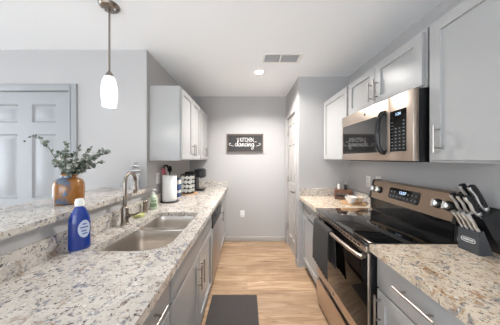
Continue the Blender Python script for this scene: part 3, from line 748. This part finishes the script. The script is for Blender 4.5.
outlet('white outlet on the right wall partly behind the range control panel', (XR, 1.875, 1.16), '-x')

# ------------------------------------------------------------------ floor mat
tag(build('floor_mat', MB().prism(rrect(-0.35, 0.10, 1.14, 1.925, (0.01,)*4, 4), 'z', 0.0005, 0.014), 'mat_', base=(-0.12, 1.53, 0)), 'black rectangular anti-fatigue mat on the wood floor by the sink', 'mat')

# ------------------------------------------------------------------ vase and eucalyptus
vx, vy, vz = -1.115, 1.19, 1.1155
vase_prof = [(r*0.83, z) for r, z in [(0.0, 0.0), (0.078, 0.0), (0.088, 0.008), (0.093, 0.04), (0.095, 0.09), (0.092, 0.122), (0.082, 0.145), (0.062, 0.158), (0.050, 0.163), (0.048, 0.178), (0.052, 0.188), (0.047, 0.188), (0.043, 0.176), (0.045, 0.163), (0.075, 0.14), (0.085, 0.09), (0.08, 0.02), (0.0, 0.012)]]
tag(build('vase', MB().lathe(vase_prof, (vx, vy, vz), 40), 'glaze', base=(vx, vy, vz)), 'round amber brown glazed vase with blue patches on the bar', 'vase')
def P(px, py, Y): return Vector(((px-247)/190*Y, Y, 1.395-(py-158.5)/190*Y))
def branch(tip, mids, label, nl, group=None, sz=0.0118, seed=0):
    rnd = random.Random(seed)
    basep = Vector((vx+rnd.uniform(-.02, .02), vy+rnd.uniform(-.02, .02), vz+0.03))
    neck = Vector((vx+rnd.uniform(-.025, .025), vy+rnd.uniform(-.025, .025), vz+0.185))
    path = smooth([basep, neck]+mids+[tip], 10)
    t = thing('eucalyptus_stem', label, 'eucalyptus', basep, group)
    n = len(path)
    build('twig', MB().tube(path, [0.003-0.002*i/n for i in range(n)], 6), 'stem', t)
    lf = MB(); start = int(n*0.36)
    for k in range(nl):
        u = start+(n-1-start)*k/(nl-1)
        i = int(u); p = path[min(i, n-1)]
        d = (path[min(i+1, n-1)]-path[max(i-1, 0)]).normalized()
        for sgn in (1, -1):
            side = d.cross(Vector((rnd.uniform(-1, 1), rnd.uniform(-1, 1), rnd.uniform(-1, 1)))).normalized()
            s = sz*(1.12-0.45*k/nl)*rnd.uniform(.8, 1.2)
            out = (side*sgn+d*0.35).normalized(); nn = out.cross(d).normalized()
            nn = (nn+Vector((rnd.uniform(-.5, .5), rnd.uniform(-.5, .5), rnd.uniform(-.5, .5)))).normalized()
            b = nn.cross(out).normalized(); c = p+out*(s*1.05)
            ring = [c+out*s*math.cos(2*PI*j/9)+b*s*0.92*math.sin(2*PI*j/9)+nn*s*0.18*abs(math.sin(2*PI*j/9)) for j in range(9)]
            lf._add([c]+ring, [(0, j+1, (j+1) % 9+1) for j in range(9)])
            lf.tube([p, c-out*s*0.9], 0.0009, 4)
    o = build('leaves', lf, 'leaf', t, recalc=False, angle=180)
    md = o.modifiers.new('leaf', 'SOLIDIFY'); md.thickness = 0.0012
    return t
Y0 = vy
branch(P(31, 136, Y0), [P(62, 168, Y0), P(50, 150, Y0), P(44, 141, Y0)], 'long eucalyptus stem arching over the entry door beside the vase', 20, seed=1)
branch(P(109, 151, Y0+.02), [P(76, 170, Y0), P(90, 160, Y0), P(100, 154, Y0)], 'eucalyptus stem reaching farthest toward the pendant lamp', 20, seed=2)
branch(P(67, 143, Y0), [P(68, 170, Y0), P(66, 156, Y0)], 'tallest upright eucalyptus stem in the middle of the vase', 17, seed=3)
gr = 'short eucalyptus stems filling the vase'
lb = 'short grey green eucalyptus stem filling the bunch in the amber vase'
for i, (tx, ty, dy, mx_, my_) in enumerate([(80, 146, .03, 73, 163), (92, 148, -.03, 80, 164), (103, 149, .05, 84, 165), (102, 161, -.04, 84, 170), (60, 152, .04, 63, 168), (88, 158, .06, 76, 168), (74, 153, -.06, 70, 168), (56, 164, -.03, 63, 172), (94, 164, .0, 80, 171), (62, 162, -.05, 64, 171), (76, 160, -.07, 72, 171), (86, 154, .02, 78, 166), (65, 148, -.03, 66, 164), (97, 156, .03, 82, 168), (72, 165, -.08, 70, 173), (84, 166, -.05, 77, 173)]):
    branch(P(tx, ty, Y0+dy), [P(mx_, my_, Y0+dy*.6)], lb, 14, gr, seed=10+i)

# ------------------------------------------------------------------ stacked ornament on the bar end
ox, oy, oz = -1.015, 1.72, 1.1155
t = thing('ornament', 'pale grey stacked stone ornament on the bar end by the wall', 'ornament', (ox, oy, oz))
build('pedestal', MB().lathe([(0, 0), (0.032, 0), (0.034, 0.006), (0.028, 0.02), (0.032, 0.08), (0.042, 0.13), (0.040, 0.145), (0.022, 0.15), (0, 0.15)], (ox, oy, oz), 24), 'stone', t)
for r, z, dx, hh in ((0.036, 0.168, 0.003, 0.018), (0.026, 0.192, -0.004, 0.010), (0.031, 0.212, 0.002, 0.012), (0.016, 0.230, 0.004, 0.009), (0.019, 0.247, -0.002, 0.010)):
    n = 8
    build('stone', MB().lathe([(max(0, 1.3*r*math.sin(PI*k/n)), -hh*math.cos(PI*k/n)) for k in range(n+1)], (ox+dx, oy, oz+z), 22), 'stone', t)

# ------------------------------------------------------------------ dish soap
bx_, by_ = -0.892, 1.012
t = thing('dish_soap', 'blue dish soap bottle with white cap beside the sink', 'soap bottle', (bx_, by_, ZC))
rz = Matrix.Rotation(math.radians(46), 3, 'Z')
def ov(prof, sx, sy, n=28): return MB().lathe(prof, (bx_, by_, ZC), n, rz, sx, sy)
bp = [(0.0, 0.0005), (0.90, 0.0005), (1.0, 0.006), (1.0, 0.03), (0.97, 0.09), (0.98, 0.13), (0.92, 0.165), (0.74, 0.195), (0.46, 0.220), (0.26, 0.228), (0.26, 0.234), (0, 0.234)]
mb = MB(); 
for a in [0]:
    mb.lathe([(r*1.0, z) for r, z in bp], (bx_, by_, ZC), 36, rz, 0.047, 0.029)
bt = build('bottle', mb, 'bluesoap', t)
build('cap', MB().lathe([(0.020, 0.230), (0.021, 0.252), (0.019, 0.256), (0.017, 0.266), (0, 0.267)], (bx_, by_, ZC), 20), 'white', t)
# oval label wrapped on the broad front
lab = MB(); lv_ = []; nn = 28
def onbottle(a, z, ex):
    # ellipse section of the bottle at height z
    for (r0, z0), (r1, z1) in zip(bp[1:], bp[2:]):
        if z0 <= z <= z1 and z1 > z0: r = r0+(r1-r0)*(z-z0)/(z1-z0); break
    v = Vector((0.047*r*math.sin(a), -0.029*r*math.cos(a), 0)); nv = Vector((math.sin(a)/0.047, -math.cos(a)/0.029, 0)).normalized()
    return rz @ (v+nv*ex)+Vector((bx_, by_, ZC+z))
ca, cz = 0.42, 0.110
rows = 5
grid = [[onbottle(ca, cz, 0.0009)]]
lab_v = [onbottle(ca, cz, 0.001)]; lab_f = []
for rr in range(1, rows+1):
    for k in range(nn): lab_v.append(onbottle(ca+0.62*rr/rows*math.cos(2*PI*k/nn), cz+0.046*rr/rows*math.sin(2*PI*k/nn), 0.001))
for k in range(nn): lab_f.append((0, 1+k, 1+(k+1) % nn))
for rr in range(rows-1):
    for k in range(nn): lab_f.append((1+rr*nn+k, 1+rr*nn+(k+1) % nn, 1+(rr+1)*nn+(k+1) % nn, 1+(rr+1)*nn+k))
lab._add(lab_v, lab_f); lo = build('label', lab, 'label', bt, angle=180)
ink = MB()
for zz, a0, a1 in ((0.135, 0.2, 0.62), (0.118, 0.0, 0.80), (0.100, 0.1, 0.6), (0.085, 0.2, 0.7)):
    vs = []; 
    for k in range(9):
        a = a0+(a1-a0)*k/8
        vs += [onbottle(a, zz-0.003, 0.0014), onbottle(a, zz+0.003, 0.0014)]
    ink._add(vs, [(2*k, 2*k+1, 2*k+3, 2*k+2) for k in range(8)])
build('print', ink, 'labelink', lo)

# ------------------------------------------------------------------ hand soap
hx, hy = -0.893, 1.815
t = thing('hand_soap', 'clear green hand soap bottle with white pump behind the sink', 'soap bottle', (hx, hy, ZC))
hb = build('bottle', MB().lathe([(0, 0.0005), (0.032, 0.0005), (0.035, 0.005), (0.034, 0.06), (0.030, 0.11), (0.024, 0.128), (0.013, 0.136), (0.013, 0.145), (0, 0.145)], (hx, hy, ZC), 26), 'greensoap', t)
lbm = MB()
for z0, z1, a0, a1 in ((0.025, 0.06, -1.0, 0.9), (0.072, 0.088, -0.6, 0.8), (0.098, 0.106, -0.7, 0.5)):
    vs = []
    for k in range(13):
        a = -1.1+a0+(a1-a0)*k/12
        for z in (z0, z1):
            r = 0.0357 if z < 0.065 else 0.0357-(z-0.06)*0.08
            vs.append((hx+r*math.cos(a), hy+r*math.sin(a), ZC+z))
    lbm._add(vs, [(2*k, 2*k+1, 2*k+3, 2*k+2) for k in range(12)])
build('label', lbm, 'greenlabel', hb)
pu = MB().lathe([(0.015, 0.144), (0.015, 0.156), (0.007, 0.160), (0.006, 0.178), (0, 0.178)], (hx, hy, ZC), 16)
pu.tube([(hx-0.008, hy, ZC+0.184), (hx+0.014, hy-0.01, ZC+0.186), (hx+0.034, hy-0.02, ZC+0.180)], [0.010, 0.0085, 0.005], 10)
pu.cyl((hx, hy, ZC+0.176), (hx, hy, ZC+0.19), 0.010)
build('pump', pu, 'white', t)

# ------------------------------------------------------------------ paper towel
tx, ty = -0.865, 2.125
t = thing('paper_towel_holder', 'black round paper towel holder base under the white roll', 'paper towel holder', (tx, ty, ZC))
build('base', MB().lathe([(0, 0.0005), (0.095, 0.0005), (0.098, 0.005), (0.096, 0.012), (0.09, 0.014), (0, 0.014)], (tx, ty, ZC), 36), 'black', t)
build('rod', MB().cyl((tx, ty, ZC+0.012), (tx, ty, ZC+0.325), 0.006, n=12).lathe([(0, 0), (0.010, 0.004), (0.012, 0.012), (0.006, 0.022), (0, 0.024)], (tx, ty, ZC+0.32), 14), 'black', t)
build_roll = MB().lathe([(0.019, 0.0), (0.074, 0.0), (0.0755, 0.003), (0.0755, 0.277), (0.074, 0.28), (0.019, 0.28), (0.019, 0.0)], (tx, ty, ZC+0.0145), 40, cap=False)
o = build('roll', build_roll, 'paper', None, base=(tx, ty, ZC+0.0145)); o.name = 'paper_towel_roll'
tag(o, 'white paper towel roll standing on the black holder', 'paper towel')

# ------------------------------------------------------------------ utensils behind the roll
ux, uy = -0.911, 2.268
tag(build('utensil_crock', MB().lathe([(0, 0.0005), (0.046, 0.0005), (0.05, 0.01), (0.052, 0.14), (0.054, 0.15), (0.049, 0.15), (0.046, 0.02), (0, 0.015)], (ux, uy, ZC), 28), 'pink', base=(ux, uy, ZC)), 'pink utensil crock mostly hidden behind the paper towel roll', 'crock')
def utensil(label, m, lean, head, ox_=0.0):
    t = thing('cooking_utensil', label, 'utensil', (ux+ox_, uy, ZC+0.03))
    b = Vector((ux+ox_, uy, ZC+0.03)); d = Vector(lean); tip = b+d
    build('handle', MB().tube([b, b+d*0.5, b+d*0.85], [0.006, 0.006, 0.005], 10), m, t)
    if head == 'ladle':
        pts = smooth([tip-d*0.16, tip+Vector((0.0, 0, 0.0)), tip+Vector((0.03, 0, 0.012)), tip+Vector((0.052, 0, -0.012))], 5)
        mb = MB().tube(pts, [0.006+0.010*i/len(pts) for i in range(len(pts))], 12)
    else:
        mb = MB().prism(rrect(-0.026, 0.026, -0.035, 0.035, (0.016,)*4, 5), 'y', -0.004, 0.004)
        q = d.to_track_quat('Z', 'Y').to_matrix()
        for v in mb.bm.verts: v.co = q @ v.co+tip-d*0.04
    build('head', mb, m, t)
utensil('black curved ladle sticking up above the paper towel roll', 'black', (-0.030, -0.122, 0.358), 'ladle', 0.004)
utensil('black spatula standing beside the ladle above the paper towel roll', 'black', (-0.012, -0.070, 0.345), 'spat', 0.025)
utensil('pink spatula leaning left behind the paper towel roll', 'pink', (-0.022, -0.118, 0.318), 'spat', -0.02)

# ------------------------------------------------------------------ carton, pods, coffee maker
t = thing('carton', 'blue and white carton between paper towels and coffee pods', 'carton', (-0.875, 2.40, ZC))
build('box', MB().box(-0.905, -0.845, 2.36, 2.44, ZC+0.0005, ZC+0.235, 0.002), 'bluebox', t)
build('label_band', MB().box(-0.9055, -0.8445, 2.3595, 2.4405, ZC+0.05, ZC+0.085).box(-0.9055, -0.8445, 2.3595, 2.4405, ZC+0.16, ZC+0.215), 'white', t)
tag(build('tray', MB().prism([( -0.70+0.13*math.cos(2*PI*k/40)-0.10, 2.585+0.105*math.sin(2*PI*k/40)) for k in range(40)], 'z', ZC+0.0005, ZC+0.013), 'board', base=(-0.80, 2.585, ZC)), 'round wooden tray under the coffee pod rack', 'tray')
kx, ky_ = -0.80, 2.585; kz = ZC+0.0135
t = thing('pod_rack', 'black revolving rack filled with white coffee pods', 'pod rack', (kx, ky_, kz))
build('base', MB().lathe([(0, 0), (0.075, 0), (0.075, 0.008), (0.02, 0.012), (0, 0.012)], (kx, ky_, kz), 28), 'black', t)
build('core', MB().box(kx-0.040, kx+0.040, ky_-0.040, ky_+0.040, kz+0.012, kz+0.245), 'black', t)
fr = MB()
for sx_ in (-1, 1):
    for sy_ in (-1, 1): fr.cyl((kx+sx_*0.082, ky_+sy_*0.048, kz+0.01), (kx+sx_*0.082, ky_+sy_*0.048, kz+0.255), 0.003, n=8)
for z in (0.012, 0.252):
    for sy_ in (-1, 1): fr.cyl((kx-0.082, ky_+sy_*0.048, kz+z), (kx+0.082, ky_+sy_*0.048, kz+z), 0.003, n=8)
    for sx_ in (-1, 1): fr.cyl((kx+sx_*0.082, ky_-0.048, kz+z), (kx+sx_*0.082, ky_+0.048, kz+z), 0.003, n=8)
build('frame', fr, 'black', t)
pod0 = thing('coffee_pod', 'white coffee pod lying lid outward in the black rack', 'coffee pod', (0, 0, 0), 'coffee pods in the rack')
rxm = Matrix.Rotation(PI/2, 3, 'X')
build('cup', MB().lathe([(0, -0.030), (0.017, -0.030), (0.0215, 0.012), (0.025, 0.012), (0.025, 0.015), (0, 0.015)], (0, 0, 0), 20, rxm), 'pod', pod0)
build('foil_lid', MB().lathe([(0.0, 0.0152), (0.022, 0.0152), (0.0225, 0.0162), (0, 0.0166)], (0, 0, 0), 20, rxm), 'podfoil', pod0)
first = True
for r in range(4):
    for c in range(3):
        p = (kx+(c-1)*0.053+(0.006 if r % 2 else -0.006), ky_-0.062-0.006*((r+c) % 2), kz+0.043+r*0.056)
        if first: pod0.location = p; first = False
        else: dup(pod0, p)
for r in range(4):
    p = (kx+0.062, ky_+0.0, kz+0.043+r*0.056)
    dup(pod0, p, 'white coffee pod on the aisle side of the black rack', 'coffee pods on the side of the rack', PI/2)

mx, my = -0.785, 2.86
t = thing('coffee_maker', 'black single-serve coffee maker in the back corner of the counter', 'coffee maker', (mx, my, ZC))
build('body', MB().box(-0.915, -0.745, 2.78, 2.96, ZC+0.0005, ZC+0.285, 0.012), 'black', t)
hdp = build('brew_head', MB().box(-0.775, -0.632, 2.785, 2.955, ZC+0.20, ZC+0.318, 0.014), 'black', t)
build('lever', MB().tube([(-0.76, 2.80, ZC+0.319), (-0.66, 2.80, ZC+0.324), (-0.645, 2.87, ZC+0.324), (-0.66, 2.94, ZC+0.324), (-0.76, 2.94, ZC+0.319)], 0.007, 10), 'darkgrey', hdp)
build('drip_tray', MB().box(-0.748, -0.640, 2.80, 2.94, ZC+0.0005, ZC+0.036, 0.006), 'black', t)
build('tray_grille', MB().box(-0.74, -0.648, 2.81, 2.93, ZC+0.0361, ZC+0.038), 'nickel', t)
build('spout', MB().cyl((-0.695, 2.87, ZC+0.20), (-0.695, 2.87, ZC+0.182), 0.02, 0.014), 'darkgrey', t)
build('water_tank', MB().box(-0.905, -0.76, 2.961, 2.995, ZC+0.03, ZC+0.28, 0.01), 'darkgrey', t)

# ------------------------------------------------------------------ riser with shakers, bowls on a board
ry = Matrix.Rotation(math.radians(-24), 4, 'Z')
rx_, ryy = 1.152, 2.285
t = thing('wooden_riser', 'small dark wooden riser stand in the counter corner', 'riser', (rx_, ryy, ZC))
mtx = Matrix.Translation((rx_, ryy, 0)) @ ry
w = 0.090
rb = MB().box(-w, w, -w, w, ZC+0.095, ZC+0.110, 0.002); build('top', rb.rot(mtx), 'walnut', t)
for a in (-1, 1):
    for b in (-1, 1):
        x0, y0 = a*(w-0.009), b*(w-0.009)
        build('leg', MB().box(x0-0.009, x0+0.009, y0-0.009, y0+0.009, ZC+0.0005, ZC+0.095, 0.001).rot(mtx), 'walnut', t)
rl = MB()
for b in (-1, 1):
    rl.box(-w+0.018, w-0.018, b*(w-0.009)-0.006, b*(w-0.009)+0.006, ZC+0.072, ZC+0.095)
    rl.box(b*(w-0.009)-0.006, b*(w-0.009)+0.006, -w+0.018, w-0.018, ZC+0.072, ZC+0.095)
    rl.box(-w+0.018, w-0.018, b*(w-0.009)-0.006, b*(w-0.009)+0.006, ZC+0.006, ZC+0.024)
    rl.box(b*(w-0.009)-0.006, b*(w-0.009)+0.006, -w+0.018, w-0.018, ZC+0.006, ZC+0.024)
build('apron', rl.rot(mtx), 'walnut', t)
def jar(label, c, m, capm, hh, name):
    t = thing(name, label, 'shaker', c)
    build('body', MB().lathe([(0, 0.0005), (0.016, 0.0005), (0.0175, 0.004), (0.0165, hh*0.6), (0.013, hh*0.7), (0, hh*0.7)], c, 20), m, t)
    build('lid', MB().lathe([(0.014, hh*0.7), (0.0145, hh*0.92), (0.010, hh), (0, hh)], c, 20), capm, t)
zt = ZC+0.110
jar('white salt shaker on the wooden riser', (1.122, 2.32, zt), 'ceramic', 'nickel', 0.085, 'salt_shaker')
jar('dark pepper shaker in the middle of the wooden riser', (1.175, 2.265, zt), 'black', 'nickel', 0.090, 'pepper_shaker')
jar('pale glass jar at the wall end of the wooden riser', (1.205, 2.285, zt), 'amber', 'nickel', 0.088, 'spice_jar')
cbx, cby = 1.135, 2.035
tag(build('serving_board', MB().lathe([(0, 0.0005), (0.122, 0.0005), (0.125, 0.004), (0.125, 0.010), (0.122, 0.013), (0, 0.013)], (cbx, cby, ZC), 44), 'board', base=(cbx, cby, ZC)), 'round light wooden board under the white bowls', 'board')
def bowl_(label, c, m, r, h):
    pf = [(0, 0), (r*.45, 0), (r*.5, 0.004), (r*.82, h*.5), (r, h), (r*.955, h), (r*.77, h*.52), (r*.42, 0.010), (0, 0.009)]
    tag(build('bowl', MB().lathe(pf, c, 36), m, base=c), label, 'bowl')
bowl_('white ceramic bowl at the front of the round wooden board', (1.085, 1.985, ZC+0.0135), 'ceramic', 0.060, 0.070)
bowl_('cream bowl behind the white bowl on the wooden board', (1.195, 2.045, ZC+0.0135), 'mug2', 0.052, 0.052)

# ------------------------------------------------------------------ knife block
KY0, KY1 = 0.935, 1.028
t = thing('knife_block', 'black slanted knife block full of knives by the range', 'knife block', (1.2, 0.98, ZC))
build('steak_knife_box', MB().prism([(1.142, ZC+0.0005), (1.215, ZC+0.0005), (1.165, ZC+0.122), (1.142, ZC+0.113)], 'y', KY0, KY1), 'darkgrey', t)
main = [(1.262, ZC+0.0005), (1.288, ZC+0.0005), (1.288, ZC+0.130), (1.245, ZC+0.232), (1.157, ZC+0.184)]
build('slanted_body', MB().prism(main, 'y', KY0-0.002, KY1+0.03), 'black', t)
# oval badge
bd = MB(); cy, cz = (KY0+KY1)/2, ZC+0.062
def oval(a, b, ins, n=36):
    return [(cy+max(-a+b, min(a-b, a*1.2*math.cos(2*PI*k/n)))+ (b-ins)*math.cos(2*PI*k/n), cz+(b-ins)*math.sin(2*PI*k/n)) for k in range(n)]
bd.prism(oval(0.032, 0.012, 0), 'x', 1.1408, 1.1421, holes=[oval(0.032, 0.012, 0.0022)])
bd.text('FARBERWARE', 0.0118, lambda u, v, w: (1.1408+0.0012*(1-w), cy-u, cz+v), width=0.66)
build('badge', bd, 'letter', t)
ax = Vector((-0.104, 0, 0.183)).normalized(); pr_ = Vector((0.183, 0, 0.104)).normalized()
def knife(name, label, base, L, wd, th, steel_handle, group=None):
    t = thing(name, label, 'knife', base, group)
    b = Vector(base); ys = Vector((0, 1, 0))
    def sect(s, w, h, bend=0): 
        c = b+ax*s+pr_*bend
        return [c+pr_*w*math.cos(a)+ys*h*math.sin(a) for a in [2*PI*k/14 for k in range(14)]]
    def loft(secs):
        mb = MB(); vs = [v for q in secs for v in q]; n = 14; fs = [tuple(range(n))[::-1], tuple((len(secs)-1)*n+k for k in range(n))]
        for i in range(len(secs)-1):
            for k in range(n): fs.append((i*n+k, i*n+(k+1) % n, (i+1)*n+(k+1) % n, (i+1)*n+k))
        mb._add(vs, fs); return mb
    build('bolster', loft([sect(-0.002, wd*.8, th), sect(0.012, wd*.9, th*1.05), sect(0.016, wd*.8, th*.95)]), 'chrome', t)
    hm_ = 'chrome' if steel_handle else 'black'
    hn = build('handle', loft([sect(0.016, wd*.8, th*.9), sect(L*.3, wd, th, -wd*.15), sect(L*.6, wd*.95, th, 0), sect(L*.85, wd*1.1, th, -wd*.3), sect(L*.96, wd*1.05, th*.95, -wd*.5), sect(L, wd*.6, th*.6, -wd*.6)]), hm_, t)
    if not steel_handle:
        # bright steel spine running along the near side of the handle
        sp = MB()
        pts = [b+ax*s+pr_*(off) for s, off in ((0.014, -wd*.70), (L*.3, -wd*1.06), (L*.6, -wd*.86), (L*.85, -wd*1.26), (L*.97, -wd*1.2))]
        sp.tube(smooth(pts, 4), 0.0075, 8); build('steel_spine', sp, 'chrome', hn)
    else:
        build('end_cap', loft([sect(L-0.002, wd*1.25, th*1.15, -wd*.5), sect(L+0.012, wd*1.3, th*1.2, -wd*.6)]), 'chrome', t)
    return t
top0 = Vector((1.157, 0, ZC+0.184)); tdir = Vector((0.088, 0, 0.048)).normalized()
for i, y in enumerate((1.028, 0.995, 0.962)):
    c = top0+tdir*0.022+Vector((0, y, 0))
    knife('chef_knife', ['black handled knife in the front row, nearest the range', 'middle black handled knife of the front row in the block', 'black handled knife at the front corner of the block'][i], c, 0.118, 0.0165, 0.0105, False)
for i, y in enumerate((1.01, 0.968)):
    c = top0+tdir*0.072+Vector((0, y, 0))
    knife('carving_knife', ['large black handled knife in the back row nearest the range', 'large black handled knife in the back row, farthest from the range'][i], c, 0.150, 0.0175, 0.0105, False)
for i, y in enumerate((1.016, 0.993, 0.970, 0.947)):
    c = Vector((1.153, y, ZC+0.117))
    knife('steak_knife', 'silver handled steak knife %s of the knife block' % ['in the front slot nearest the range', 'second from the range in the front row', 'third from the range in the front row', 'in the front slot farthest from the range'][i], c, 0.088, 0.0085, 0.0072, True)
